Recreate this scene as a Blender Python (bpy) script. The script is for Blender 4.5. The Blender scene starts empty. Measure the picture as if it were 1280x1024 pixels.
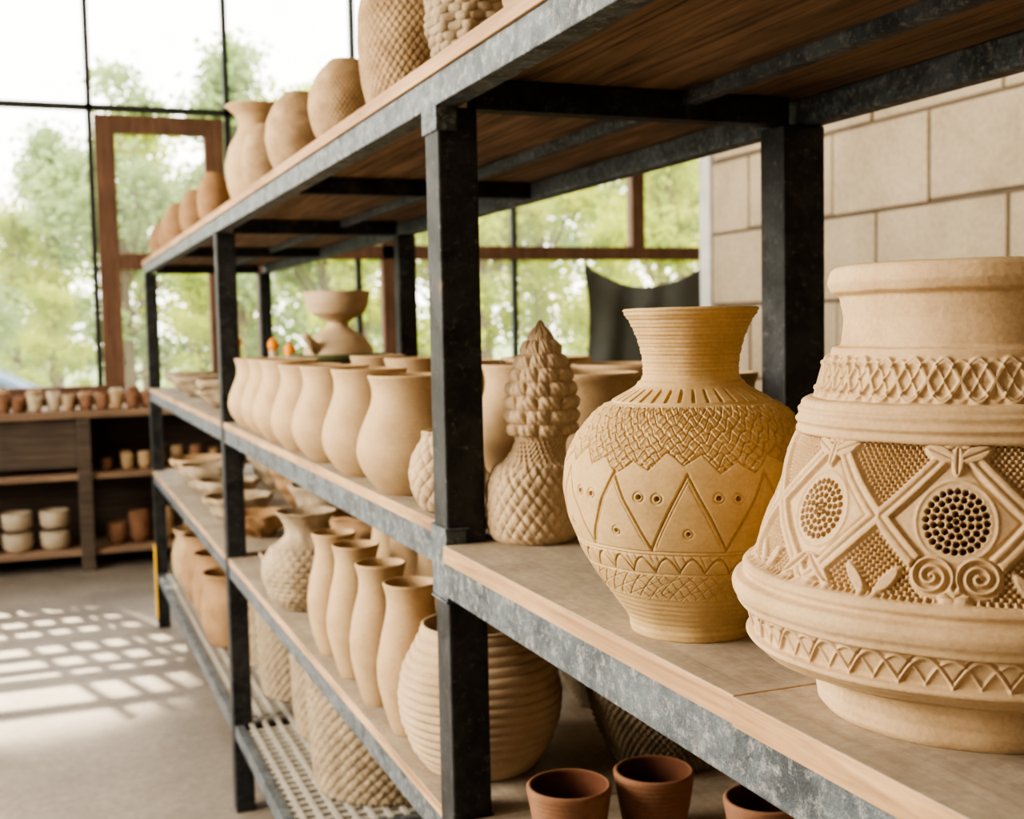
import bpy, bmesh, math, random
import numpy as np
from mathutils import Vector, Matrix
random.seed(7); np.random.seed(7)
S = bpy.context.scene
C = S.collection
PI = math.pi
try:
    S.view_settings.look = 'AgX - High Contrast'
except Exception: pass

# ------------------------------------------------------------------ materials
def new_mat(name):
    m = bpy.data.materials.new(name); m.use_nodes = True
    nt = m.node_tree
    b = nt.nodes['Principled BSDF']
    return m, nt, b

def ramp(nt, fac, c1, c2, p1=0.3, p2=0.7):
    r = nt.nodes.new('ShaderNodeValToRGB')
    r.color_ramp.elements[0].position = p1; r.color_ramp.elements[0].color = (*c1, 1)
    r.color_ramp.elements[1].position = p2; r.color_ramp.elements[1].color = (*c2, 1)
    nt.links.new(fac, r.inputs[0]); return r.outputs[0]

def noise(nt, vec, scale, detail=4, rough=0.55, dist=0):
    n = nt.nodes.new('ShaderNodeTexNoise'); n.inputs['Scale'].default_value = scale
    n.inputs['Detail'].default_value = detail; n.inputs['Roughness'].default_value = rough
    n.inputs['Distortion'].default_value = dist
    nt.links.new(vec, n.inputs['Vector']); return n.outputs['Fac']

def coords(nt, scale=(1, 1, 1), kind='Object'):
    t = nt.nodes.new('ShaderNodeTexCoord'); m = nt.nodes.new('ShaderNodeMapping')
    m.inputs['Scale'].default_value = scale
    nt.links.new(t.outputs[kind], m.inputs['Vector']); return m.outputs['Vector']

def bump(nt, b, h, strength, dist, prev=None):
    n = nt.nodes.new('ShaderNodeBump'); n.inputs['Strength'].default_value = strength
    n.inputs['Distance'].default_value = dist
    nt.links.new(h, n.inputs['Height'])
    if prev is not None: nt.links.new(prev, n.inputs['Normal'])
    nt.links.new(n.outputs[0], b.inputs['Normal']); return n.outputs[0]

def mix(nt, fac, a, b_, mode='MIX'):
    m = nt.nodes.new('ShaderNodeMixRGB'); m.blend_type = mode
    for s, v in ((0, fac), (1, a), (2, b_)):
        if isinstance(v, (int, float)): m.inputs[s].default_value = v
        elif isinstance(v, tuple): m.inputs[s].default_value = (*v, 1)
        else: nt.links.new(v, m.inputs[s])
    return m.outputs[0]

def clay(name, c1, c2, rough=0.85, grain=0.3, scale=9):
    m, nt, b = new_mat(name)
    v = coords(nt)
    col = ramp(nt, noise(nt, v, scale, 6, 0.6), c1, c2)
    col = mix(nt, 0.35, col, ramp(nt, noise(nt, v, scale * 0.5, 3, 0.5, 1.0), (0.40, 0.38, 0.35), (0.60, 0.60, 0.60)), 'OVERLAY')
    fine = noise(nt, v, 260, 3, 0.6)
    col = mix(nt, 0.22, col, ramp(nt, fine, (0.35,)*3, (0.75,)*3), 'OVERLAY')
    nt.links.new(col, b.inputs['Base Color']); b.inputs['Roughness'].default_value = rough
    b.inputs['Specular IOR Level'].default_value = 0.25
    p = bump(nt, b, fine, grain, 0.0010)
    bump(nt, b, noise(nt, v, 45, 3), grain * 0.6, 0.003, p)
    return m

M_urn = clay('clay_sand', (0.43, 0.305, 0.180), (0.57, 0.425, 0.275), 0.85, 0.4)
M_vase = clay('clay_yellow', (0.44, 0.31, 0.160), (0.58, 0.43, 0.240), 0.75, 0.2)
M_clay = clay('clay_tan', (0.40, 0.280, 0.165), (0.54, 0.40, 0.250), 0.75, 0.2)
M_clay2 = clay('clay_pale', (0.42, 0.315, 0.205), (0.56, 0.435, 0.30), 0.85, 0.3)
M_clayd = clay('clay_brown', (0.27, 0.165, 0.09), (0.43, 0.28, 0.16), 0.8, 0.4)
M_weave = clay('clay_woven', (0.29, 0.20, 0.12), (0.47, 0.35, 0.225), 0.9, 0.6, 25)
M_rough = clay('clay_stone', (0.27, 0.215, 0.15), (0.46, 0.375, 0.27), 0.95, 0.9, 18)
M_terra = clay('terracotta', (0.21, 0.11, 0.068), (0.32, 0.18, 0.115), 0.8, 0.25)
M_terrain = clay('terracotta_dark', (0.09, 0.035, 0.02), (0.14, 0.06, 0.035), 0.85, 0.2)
M_wick = clay('wicker_dark', (0.16, 0.13, 0.09), (0.32, 0.265, 0.19), 0.9, 0.8, 30)
M_wick2 = clay('wicker_grey', (0.24, 0.19, 0.13), (0.42, 0.34, 0.24), 0.9, 0.8, 30)
M_wht = clay('glaze_cream', (0.42, 0.345, 0.25), (0.58, 0.49, 0.37), 0.6, 0.1)
M_green = clay('green_plate', (0.09, 0.10, 0.05), (0.16, 0.17, 0.09), 0.5, 0.2)
M_orange = clay('orange_glaze', (0.75, 0.25, 0.04), (0.85, 0.36, 0.07), 0.4, 0.1)
M_yellow = clay('yellow_paint', (0.75, 0.46, 0.08), (0.85, 0.56, 0.12), 0.6, 0.1)

def steel(name, base, worn, dark, p=(0.42, 0.62)):
    m, nt, b = new_mat(name)
    v = coords(nt, (1, 1, 1))
    c = ramp(nt, noise(nt, v, 14, 8, 0.7, 0.4), dark, base, 0.38, 0.6)
    c = mix(nt, ramp(nt, noise(nt, v, 70, 8, 0.8), (0, 0, 0), (1, 1, 1), p[0] + 0.08, p[1] + 0.06), c, worn)
    c = mix(nt, ramp(nt, noise(nt, v, 9, 8, 0.75, 1.0), (0, 0, 0), (1, 1, 1), 0.60, 0.72), c, (0.20, 0.14, 0.095))
    nt.links.new(c, b.inputs['Base Color'])
    b.inputs['Roughness'].default_value = 0.5; b.inputs['Metallic'].default_value = 0.25
    bump(nt, b, noise(nt, v, 110, 6, 0.75), 0.7, 0.003)
    return m
M_rail = steel('painted_steel_blue', (0.135, 0.160, 0.178), (0.34, 0.35, 0.345), (0.05, 0.06, 0.068))
M_post = steel('painted_steel_black', (0.042, 0.045, 0.047), (0.17, 0.17, 0.165), (0.014, 0.015, 0.016), (0.48, 0.64))

def wood(name, c1, c2, axis=1, dusty=None, rough=0.7, rings=1.0):
    m, nt, b = new_mat(name)
    sc = [26, 26, 26]; sc[axis] = 1.3
    v = coords(nt, tuple(sc))
    gr = noise(nt, v, 1.6 * rings, 8, 0.65, 0.8)
    c = ramp(nt, gr, c1, c2, 0.32, 0.66)
    v3 = coords(nt)
    c = mix(nt, 0.5, c, ramp(nt, noise(nt, v3, 3.0, 5), (0.35,)*3, (0.7,)*3), 'OVERLAY')
    if dusty:
        g = nt.nodes.new('ShaderNodeNewGeometry'); s = nt.nodes.new('ShaderNodeSeparateXYZ')
        nt.links.new(g.outputs['Normal'], s.inputs[0])
        mt = nt.nodes.new('ShaderNodeMath'); mt.operation = 'GREATER_THAN'; mt.inputs[1].default_value = 0.7
        nt.links.new(s.outputs['Z'], mt.inputs[0])
        d = ramp(nt, noise(nt, v3, 7, 8, 0.65), dusty[0], dusty[1])
        d = mix(nt, 0.45, d, ramp(nt, noise(nt, v3, 90, 5, 0.7), (0.33,)*3, (0.68,)*3), 'OVERLAY')
        d = mix(nt, 0.30, d, ramp(nt, gr, (0.30, 0.28, 0.26), (0.66, 0.65, 0.64)), 'OVERLAY')
        c = mix(nt, mt.outputs[0], c, d)
    nt.links.new(c, b.inputs['Base Color']); b.inputs['Roughness'].default_value = rough
    bump(nt, b, noise(nt, v, 3, 6, 0.7), 0.35, 0.002)
    return m
M_board = wood('pine_board_dusty', (0.25, 0.14, 0.07), (0.56, 0.37, 0.205), 1, ((0.28, 0.235, 0.185), (0.44, 0.38, 0.305)))
M_plank = wood('plank_brown', (0.10, 0.065, 0.042), (0.38, 0.26, 0.17), 1)
M_plank_e = wood('plank_edge', (0.28, 0.16, 0.085), (0.50, 0.33, 0.19), 1)
M_frame = wood('window_frame_wood', (0.125, 0.065, 0.04), (0.23, 0.13, 0.085), 2)
M_bench = wood('bench_wood', (0.18, 0.115, 0.075), (0.36, 0.24, 0.16), 0, ((0.32, 0.21, 0.145), (0.46, 0.32, 0.23)))
M_benchd = wood('bench_wood_dark', (0.06, 0.045, 0.035), (0.15, 0.11, 0.08), 0)

def plain(name, col, rough=0.7, metallic=0.0, n=None, bs=0.3):
    m, nt, b = new_mat(name)
    v = coords(nt)
    c2 = tuple(min(1, x * 1.35) for x in col)
    nt.links.new(ramp(nt, noise(nt, v, n or 8, 6, 0.6), col, c2), b.inputs['Base Color'])
    b.inputs['Roughness'].default_value = rough; b.inputs['Metallic'].default_value = metallic
    bump(nt, b, noise(nt, v, 60, 5), bs, 0.003)
    return m
M_mull = plain('mullion_black', (0.03, 0.033, 0.03), 0.6)
M_trimw = plain('trim_white', (0.50, 0.50, 0.48), 0.6)
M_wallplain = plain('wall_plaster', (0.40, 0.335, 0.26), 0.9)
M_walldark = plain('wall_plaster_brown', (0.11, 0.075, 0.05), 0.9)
M_ceil = plain('ceiling_paint', (0.42, 0.37, 0.30), 0.9)
M_mesh = plain('mesh_tray_weathered', (0.34, 0.32, 0.28), 0.7, 0.1, 30)
M_cloth = plain('tarp_cloth', (0.14, 0.145, 0.13), 0.95, 0, 5)
M_car = plain('car_paint_blue', (0.10, 0.15, 0.24), 0.25)
M_glass = plain('car_glass', (0.05, 0.06, 0.07), 0.1)
M_tyre = plain('car_tyre', (0.02, 0.02, 0.02), 0.8)
M_bark = plain('bark', (0.16, 0.11, 0.075), 0.9)
M_grass = plain('grass', (0.25, 0.30, 0.12), 0.95, 0, 1.5)

def pane_mat():
    m = bpy.data.materials.new('haze_veil_glass'); m.use_nodes = True; nt = m.node_tree; nt.nodes.clear()
    o = nt.nodes.new('ShaderNodeOutputMaterial')
    tr_ = nt.nodes.new('ShaderNodeBsdfTransparent'); tl = nt.nodes.new('ShaderNodeBsdfTranslucent')
    tl.inputs[0].default_value = (0.95, 0.90, 0.74, 1)
    v = coords(nt)
    f = ramp(nt, noise(nt, v, 1.2, 5), (0.04,)*3, (0.12,)*3)  # pale translucent veil mixed into the panes to imitate bright haze
    mx = nt.nodes.new('ShaderNodeMixShader'); nt.links.new(f, mx.inputs[0])
    nt.links.new(tr_.outputs[0], mx.inputs[1]); nt.links.new(tl.outputs[0], mx.inputs[2])
    nt.links.new(mx.outputs[0], o.inputs[0]); return m
M_pane = pane_mat()

def floor_mat():
    m, nt, b = new_mat('concrete_floor')
    v = coords(nt)
    c = ramp(nt, noise(nt, v, 1.6, 8, 0.62), (0.19, 0.16, 0.13), (0.33, 0.285, 0.24))
    c = mix(nt, 0.6, c, ramp(nt, noise(nt, v, 30, 8, 0.7), (0.33,)*3, (0.70,)*3), 'OVERLAY')
    nt.links.new(c, b.inputs['Base Color']); b.inputs['Roughness'].default_value = 0.6
    bump(nt, b, noise(nt, v, 40, 6), 0.25, 0.003)
    return m
M_floor = floor_mat()

def block_mat():
    m, nt, b = new_mat('aerated_block')
    v = coords(nt)
    c = ramp(nt, noise(nt, v, 2.0, 6, 0.6), (0.38, 0.31, 0.225), (0.54, 0.455, 0.345))
    c = mix(nt, 0.5, c, ramp(nt, noise(nt, v, 50, 6, 0.7), (0.36,)*3, (0.66,)*3), 'OVERLAY')
    nt.links.new(c, b.inputs['Base Color']); b.inputs['Roughness'].default_value = 0.95
    bump(nt, b, noise(nt, v, 60, 8, 0.7), 0.6, 0.008)
    return m
M_block = block_mat()
M_mortar = plain('mortar', (0.14, 0.11, 0.08), 0.95)

def leaf_mat(name, c1, c2):
    m = bpy.data.materials.new(name); m.use_nodes = True; nt = m.node_tree
    nt.nodes.clear()
    o = nt.nodes.new('ShaderNodeOutputMaterial')
    v = coords(nt)
    c = ramp(nt, noise(nt, v, 1.2, 4), c1, c2)
    d = nt.nodes.new('ShaderNodeBsdfDiffuse'); t = nt.nodes.new('ShaderNodeBsdfTranslucent')
    nt.links.new(c, d.inputs[0]); nt.links.new(c, t.inputs[0])
    mx = nt.nodes.new('ShaderNodeMixShader'); mx.inputs[0].default_value = 0.5
    nt.links.new(d.outputs[0], mx.inputs[1]); nt.links.new(t.outputs[0], mx.inputs[2])
    nt.links.new(mx.outputs[0], o.inputs[0]); return m
M_leaf = leaf_mat('leaves', (0.27, 0.38, 0.05), (0.74, 0.72, 0.16))
M_leaf2 = leaf_mat('leaves_dark', (0.26, 0.35, 0.14), (0.52, 0.60, 0.28))

# ------------------------------------------------------------------ mesh helpers
def obj_from(name, verts, faces, mats, mi=None, smooth=False, parent=None):
    me = bpy.data.meshes.new(name); me.from_pydata(verts, [], faces)
    for m in (mats if isinstance(mats, (list, tuple)) else [mats]): me.materials.append(m)
    if mi is not None: me.polygons.foreach_set('material_index', mi)
    if smooth: me.polygons.foreach_set('use_smooth', [True] * len(me.polygons))
    me.update()
    o = bpy.data.objects.new(name, me); C.objects.link(o)
    if parent: o.parent = parent
    return o

class MB:
    def __init__(s): s.v = []; s.f = []; s.m = []
    def box(s, x0, x1, y0, y1, z0, z1, mi=0):
        n = len(s.v)
        s.v += [(x0,y0,z0),(x1,y0,z0),(x1,y1,z0),(x0,y1,z0),(x0,y0,z1),(x1,y0,z1),(x1,y1,z1),(x0,y1,z1)]
        for q in ((0,3,2,1),(4,5,6,7),(0,1,5,4),(1,2,6,5),(2,3,7,6),(3,0,4,7)):
            s.f.append(tuple(n + i for i in q)); s.m.append(mi)
    def cyl(s, p0, p1, r0, r1, seg=16, mi=0):
        p0 = Vector(p0); p1 = Vector(p1); d = (p1 - p0).normalized()
        a = d.orthogonal().normalized(); b = d.cross(a); n = len(s.v)
        for p, r in ((p0, r0), (p1, r1)):
            for i in range(seg):
                t = 2 * PI * i / seg
                s.v.append(tuple(p + a * r * math.cos(t) + b * r * math.sin(t)))
        for i in range(seg):
            j = (i + 1) % seg
            s.f.append((n + i, n + j, n + seg + j, n + seg + i)); s.m.append(mi)
        s.f.append(tuple(n + i for i in range(seg))[::-1]); s.m.append(mi)
        s.f.append(tuple(n + seg + i for i in range(seg))); s.m.append(mi)
    def rev(s, prof, loc, seg=20, mi=0):
        n = len(s.v); k = len(prof)
        for r, z in prof:
            for i in range(seg):
                t = 2 * PI * i / seg
                s.v.append((loc[0] + r * math.cos(t), loc[1] + r * math.sin(t), loc[2] + z))
        for a in range(k - 1):
            for i in range(seg):
                j = (i + 1) % seg
                s.f.append((n+a*seg+i, n+a*seg+j, n+(a+1)*seg+j, n+(a+1)*seg+i)); s.m.append(mi)
    def make(s, name, mats, parent=None, smooth=False, bevel=0):
        o = obj_from(name, s.v, s.f, mats, s.m, smooth, parent)
        if bevel:
            b = o.modifiers.new('bevel', 'BEVEL'); b.width = bevel; b.segments = 2; b.limit_method = 'ANGLE'
        return o

def empty(name, loc=(0, 0, 0)):
    e = bpy.data.objects.new(name, None); e.location = loc; e.empty_display_size = 0.1; C.objects.link(e); return e

def resample(prof, n, smooth=1.0):
    p = np.array(prof, float)
    d = np.r_[0, np.cumsum(np.hypot(*np.diff(p, axis=0).T))]
    t = np.linspace(0, d[-1], n)
    r = np.interp(t, d, p[:, 0]); z = np.interp(t, d, p[:, 1])
    if smooth > 0:
        sg = smooth / (d[-1] / n); w = int(max(1, 3 * sg)); k = np.exp(-0.5 * (np.arange(-w, w + 1) / max(sg, 1e-3)) ** 2); k /= k.sum()
        def sm_(a):
            pad = np.r_[2 * a[0] - a[1:w + 1][::-1], a, 2 * a[-1] - a[-w - 1:-1][::-1]]
            return np.convolve(pad, k, 'valid')
        r = sm_(r); z = sm_(z)
    return r, z

def lathe(name, prof, loc, mat, na=96, nz=90, disp=None, wall=0.008, smooth=0.004, rot=0.0, wob=0.0, inner_mat=None, floor_in=None, parent=None, closed=False, tilt=(0,0), lean=None):
    r, z = resample(prof, nz, smooth)
    z = np.clip(z, 0, None)
    dr = np.gradient(r); dz = np.gradient(z); L = np.hypot(dr, dz) + 1e-9
    nr, nzv = dz / L, -dr / L
    th = np.linspace(0, 2 * PI, na, endpoint=False)
    T, Z = np.meshgrid(th, z); R = np.repeat(r[:, None], na, 1)
    D = disp(T, Z, R) if disp is not None else np.zeros_like(R)
    if not np.shape(D): D = np.zeros_like(R)
    wv = 1 + wob * (np.sin(2 * T + loc[0] * 30) * 0.6 + np.sin(3 * T + Z * 9 + loc[1] * 20) * 0.4)
    Ro = (R + D * nr[:, None]) * wv; Zo = np.clip(Z + D * nzv[:, None], 0, None)
    Zo[0] = 0
    rowsR = [np.zeros((1, na)), Ro]; rowsZ = [np.zeros((1, na)), Zo]
    nin = 0
    if not closed:
        rt = Ro[-1]; zt = Zo[-1]
        ks = np.array([0.25, 0.5, 0.75])
        rim_r = np.stack([rt - wall * k for k in ks]); rim_z = np.stack([zt + wall * 0.35 * math.sin(PI * k) for k in ks])
        zi = np.linspace(z[-1], (floor_in if floor_in is not None else wall), 24)
        order = np.argsort(z)
        ri = np.interp(zi, z[order], r[order]) - wall
        ri = np.maximum(ri, 0.004)
        Ri = ri[:, None] * wv[-1][None, :]
        Zi = np.repeat(zi[:, None], na, 1)
        rowsR += [rim_r, Ri, np.zeros((1, na))]; rowsZ += [rim_z, Zi, np.full((1, na), zi[-1])]
        nin = 25
    else:
        rowsR += [np.zeros((1, na))]; rowsZ += [Zo[-1:].copy() + 0.001]
    RR = np.concatenate(rowsR); ZZ = np.concatenate(rowsZ); nr_ = RR.shape[0]
    th2 = th[None, :] + rot
    V = np.stack([RR * np.cos(th2), RR * np.sin(th2), ZZ], -1).reshape(-1, 3)
    if lean is not None:
        k = np.clip((V[:, 2] - lean[0]) / lean[1], 0, 1)
        V[:, 0] += k * lean[2]; V[:, 1] += k * lean[3]
    a = np.arange(nr_ - 1)[:, None] * na; i = np.arange(na)[None, :]; j = (i + 1) % na
    F = np.stack([a + i, a + j, a + na + j, a + na + i], -1).reshape(-1, 4)
    me = bpy.data.meshes.new(name)
    me.vertices.add(len(V)); me.vertices.foreach_set('co', V.astype(np.float32).ravel())
    me.loops.add(F.size); me.loops.foreach_set('vertex_index', F.astype(np.int32).ravel())
    me.polygons.add(len(F)); me.polygons.foreach_set('loop_start', np.arange(0, F.size, 4, dtype=np.int32))
    try: me.polygons.foreach_set('loop_total', np.full(len(F), 4, dtype=np.int32))
    except Exception: pass
    me.materials.append(mat)
    if inner_mat:
        me.materials.append(inner_mat)
        mi = np.zeros((nr_ - 1, na), np.int32); mi[-nin:] = 1; me.polygons.foreach_set('material_index', mi.ravel())
    me.polygons.foreach_set('use_smooth', np.ones(len(F), bool))
    me.update(calc_edges=True); me.validate()
    o = bpy.data.objects.new(name, me); o.location = loc; C.objects.link(o)
    if tilt != (0, 0): o.rotation_euler = (tilt[0], tilt[1], 0)
    if parent: o.parent = parent
    return o

def sm(a, b, x):
    t = np.clip((x - a) / (b - a), 0, 1); return t * t * (3 - 2 * t)
def g(x, w): return np.exp(-(x / w) ** 2)
def band(z, a, b, e=0.0015): return sm(a - e, a + e, z) * (1 - sm(b - e, b + e, z))
def tri(x): return 1 - np.abs(((x) % 1.0) * 2 - 1)
def wrap(x, p): return (x + p / 2) % p - p / 2

# ------------------------------------------------------------------ rack geometry
X0, X1 = 0.55, 1.22
PW = 0.062
ZT = 1.984; ZM = 1.307; ZMR = 1.280; ZL = 0.860; ZB = 0.300
posts_y = [-0.75, 1.668, 3.965, 6.70]
rack = empty('storage_rack')
mb = MB()
for k, y in enumerate(posts_y):
    for xi, (a, b) in enumerate(((X0, X0 + PW), (X1 - (0.080 if k == 1 else PW), X1))):
        mb.box(a, b, y, y + (0.07 if (k == 1 and xi == 1) else PW), 0, ZT - 0.0655)
mb.make('posts', M_post, rack, bevel=0.004)
rl = MB(); ends = (-0.75, 6.755)
def rails(ztop, zbot, y0, y1, xf=X0 + 0.004):
    rl.box(xf, xf + 0.03, y0, y1, zbot, ztop)
    rl.box(X1 - 0.035, X1 - 0.004, y0, y1, zbot, ztop)
rl.box(X0 - 0.003, X0 + 0.035, ends[0], ends[1], ZT - 0.065, ZT - 0.021)
rl.box(X1 - 0.035, X1, ends[0], ends[1], ZT - 0.065, ZT - 0.021)
rl.box(0.96, 0.985, ends[0], ends[1], ZT - 0.042, ZT - 0.021)
for a, b in ((1.731, 3.965), (4.027, 6.70)):
    rails(ZM - 0.02, ZM - 0.068, a, b)
    rails(ZL - 0.02, ZL - 0.065, a, b)
rails(ZB, ZB - 0.045, 3.02, 3.965); rails(ZB, ZB - 0.045, 4.027, 6.70)
rl.box(X0 + 0.004, X1 - 0.004, 3.0, 3.03, ZB - 0.045, ZB)
rl.box(X0 - 0.004, X0 + 0.03, -0.75, 1.664, ZMR - 0.078, ZMR - 0.0265)
rl.box(X1 - 0.035, X1 - 0.004, -0.69, 1.664, ZMR - 0.078, ZMR - 0.0265)
rails(ZL - 0.02, ZL - 0.065, -0.69, 1.664)
rl.make('rails', M_rail, rack, bevel=0.002)
cr = MB()
for y in posts_y:
    for zt in (ZT - 0.021, ZM - 0.028, ZL - 0.02):
        cr.box(X0 + PW, X1 - PW, y + 0.01, y + 0.045, zt - 0.044, zt)
for y in (2.85, 5.3, 0.35):
    cr.box(X0 + 0.035, X1 - 0.035, y, y + 0.03, ZT - 0.06, ZT - 0.0215)
for y in (4.0, 6.7): cr.box(X0 + PW, X1 - PW, y - 0.02, y + 0.02, ZB - 0.04, ZB - 0.013)
cr.box(X0 + 0.005, X0 + 0.04, 3.0, 3.035, 0, ZB - 0.045); cr.box(X1 - 0.04, X1 - 0.005, 3.0, 3.035, 0, ZB - 0.045)
cr.make('cross_bars', M_post, rack, bevel=0.002)
bd = MB()
bd.box(X0 + 0.002, X1 - 0.02, 1.732, 3.963, ZM - 0.02, ZM)
bd.box(X0 + 0.065, X1 - 0.065, 3.963, 4.027, ZM - 0.02, ZM)
bd.box(X0 + 0.002, X1 - 0.02, 4.028, 6.75, ZM - 0.02, ZM)
bd.box(X0 + 0.065, X1 - 0.085, 1.668, 1.732, ZMR - 0.02, ZMR)
bd.box(X0 - 0.008, X1 - 0.02, 0.872, 1.665, ZMR - 0.026, ZMR)
bd.box(X0 - 0.011, X1 - 0.02, -0.75, 0.869, ZMR - 0.026, ZMR + 0.0005)
bd.box(X0 + 0.002, X1 - 0.02, 1.732, 3.963, ZL - 0.02, ZL)
bd.box(X0 + 0.002, X1 - 0.02, 4.028, 6.75, ZL - 0.02, ZL)
bd.box(X0 + 0.065, X1 - 0.085, 1.668, 1.732, ZL - 0.02, ZL)
bd.box(X0 + 0.002, X1 - 0.02, -0.7, 1.665, ZL - 0.02, ZL)
bd.make('shelf_boards', M_board, rack, bevel=0.0015)
tp = MB()
xs = np.linspace(X0 + 0.022, X1, 6)
for i in range(5): tp.box(xs[i] + 0.002, xs[i + 1] - 0.002, ends[0], ends[1], ZT - 0.02, ZT)
tp.make('top_planks', M_plank, rack, bevel=0.001)
te = MB(); te.box(X0 - 0.008, X0 + 0.022, ends[0], ends[1], ZT - 0.021, ZT + 0.001)
te.make('top_edge_strip', M_plank_e, rack, bevel=0.0015)
wp = MB(); wp.box(X0 - 0.003, X0 + 0.03, 1.6655, 1.735, ZMR - 0.085, ZMR + 0.02)
wp.box(X0 - 0.003, X0 + 0.03, 1.6655, 1.735, ZT - 0.10, ZT - 0.062)
for (z0, z1) in ((ZMR + 0.02, ZMR + 0.024), (ZMR - 0.089, ZMR - 0.085)):
    wp.box(X0 - 0.005, X0 + 0.034, 1.6635, 1.737, z0, z1)
wp.make('weld_plate', M_rail, rack, bevel=0.003)
ye = MB(); ye.box(X0 - 0.006, X0 - 0.0005, 6.69, 6.765, 0.05, 0.45); ye.make('safety_strip', M_yellow, rack)
mt = MB()
y = 3.05
while y < 6.68:
    if not (3.93 < y < 4.05): mt.box(X0 + 0.035, X1 - 0.035, y, y + 0.018, ZB - 0.012, ZB - 0.003)
    y += 0.044
x = X0 + 0.05
while x < X1 - 0.04:
    mt.box(x, x + 0.014, 3.03, 6.68, ZB - 0.008, ZB + 0.0)
    x += 0.044
mt.make('mesh_tray', M_mesh, rack)

# ------------------------------------------------------------------ hero urn
TH_CAM = math.atan2(-0.78, -0.71)
def disp_urn(T, Z, R):
    th0 = 0.0
    D = np.zeros_like(T)
    body = band(Z, 0.122, 0.229)
    per = 2 * PI / 9
    a = wrap(T - th0, per); su = a / (per / 2); rm = 0.155
    zc = 0.176; v = (Z - zc) / 0.055
    X = a * rm; Y = Z - zc
    dd = np.abs(su) + np.abs(v)
    D += body * 0.0044 * sm(0.80, 0.87, dd) * (1 - sm(1.09, 1.16, dd))
    D -= body * 0.0018 * g(dd - 0.97, 0.035)
    D += body * 0.0012 * (1 - sm(0.74, 0.80, dd))
    out = sm(1.14, 1.20, dd) * body
    hx = np.sin(T * 184) * np.sin(Z * 2 * PI / 0.0054)
    D += out * (0.0022 * np.clip(hx * 1.6, -1, 1) - 0.0012)
    rr = np.hypot(X, Y); s = 0.0051
    disc = 1 - sm(0.0245, 0.026, rr)
    D += 0.0010 * g(rr - 0.0272, 0.0012)
    i = np.clip(np.round(rr / s), 0, 4); n = np.maximum(6 * i, 1)
    ang = np.arctan2(Y, X) + i * 0.4
    da = wrap(ang, 2 * PI / n); dist = np.where(i == 0, rr, np.hypot(rr - i * s, np.maximum(rr, 1e-6) * da))
    hole = (1 - sm(0.0015, 0.0022, dist))
    D -= hole * disc * 0.018
    for cx, cy, an, la, lb in ((0.013, 0.045, 0.35, 0.013, 0.0055), (-0.013, 0.045, PI - 0.35, 0.013, 0.0055), (0.0, 0.040, PI / 2, 0.010, 0.005)):
        px = (X - cx) * math.cos(an) + (Y - cy) * math.sin(an); py = -(X - cx) * math.sin(an) + (Y - cy) * math.cos(an)
        e = (px / la) ** 2 + (py / lb) ** 2
        D = np.where(e < 1.5, np.maximum(D, body * 0.0050 * (1 - sm(0.6, 1.3, e)) ) - 0.002 * g(py, 0.0007) * (e < 0.8), D)
    idx = np.floor((T - th0 + per / 2) / per) % 9
    seg = np.where(idx == 8, 1, idx % 2)
    for sx in (-1, 1):
        px = X * sx - 0.0150; py = Z - 0.1385
        r2 = np.hypot(px, py); an = np.arctan2(py, px)
        m = (1 - sm(0.0140, 0.0152, r2)) * (seg < 0.5)
        sp = wrap(r2 - 0.0056 * (an / (2 * PI)), 0.0056)
        D = np.where(m > 0.01, D * (1 - m) + m * (-0.0002 + 0.0040 * g(sp, 0.0016)), D)
        px = X * sx - 0.012; py = Z - 0.133
        q = px * 0.75 - py * 0.66; w = px * 0.66 + py * 0.75
        e = (q / 0.016) ** 2 + (w / 0.0050) ** 2; mm = (e < 1.2) & (seg > 0.5)
        D = np.where(mm, np.maximum(D, 0.0042 * (1 - sm(0.6, 1.2, e))) - 0.003 * g(w, 0.0012) * (e < .7), D)
    b2 = wrap(T - th0 - per / 2, per) * rm
    for sx in (-1, 1):
        px = (b2 * sx - 0.011); py = Z - 0.132
        q = px * 0.6 + py * 0.8; w = -px * 0.8 + py * 0.6
        e = (q / 0.013) ** 2 + (w / 0.0045) ** 2
        D = np.where(e < 1.2, np.maximum(D, 0.0036 * (1 - sm(0.6, 1.2, e))), D)
    col = band(Z, 0.256, 0.291)
    zm = 0.2735
    N = 16
    D -= col * 0.0014
    d1 = np.abs(Z - (zm + 0.0145 * np.sin(N * T))); d2 = np.abs(Z - (zm - 0.0145 * np.sin(N * T)))
    D += col * (0.0036 * np.maximum(g(d1, 0.0036), g(d2, 0.0036)) - 0.0012 * np.maximum(g(d1, 0.0009), g(d2, 0.0009)))
    for ph in (PI / 2, 3 * PI / 2):
        D += col * 0.0016 * g(Z - (zm + 0.0145 * np.sin(N * T + ph)), 0.0020)
    lo = band(Z, 0.0625, 0.0855)
    D -= lo * 0.0036
    a1 = 0.0640 + 0.0195 * np.abs(np.sin(15 * T)); a2 = 0.0640 + 0.0195 * np.abs(np.sin(15 * T + PI / 2))
    D += lo * 0.0030 * np.maximum(g(Z - a1, 0.0024), 0.6 * g(Z - a2, 0.0016))
    D += lo * 0.0024 * sm(a1 + 0.003, a1 + 0.005, Z)
    for zr in (0.2305, 0.2385, 0.2465, 0.2530):
        D += 0.0028 * g(Z - zr, 0.0028)
    D += 0.0022 * g(Z - 0.2945, 0.0020)
    D += 0.0028 * g(Z - 0.0595, 0.0028) + 0.0026 * g(Z - 0.0885, 0.0026)
    D += 0.00025 * np.sin(Z * 700 + T) * (1 - sm(0.050, 0.055, Z))
    D += 0.0007 * np.sin(5 * T + 60 * Z) * np.sin(7 * T - 40 * Z)
    return D
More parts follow.
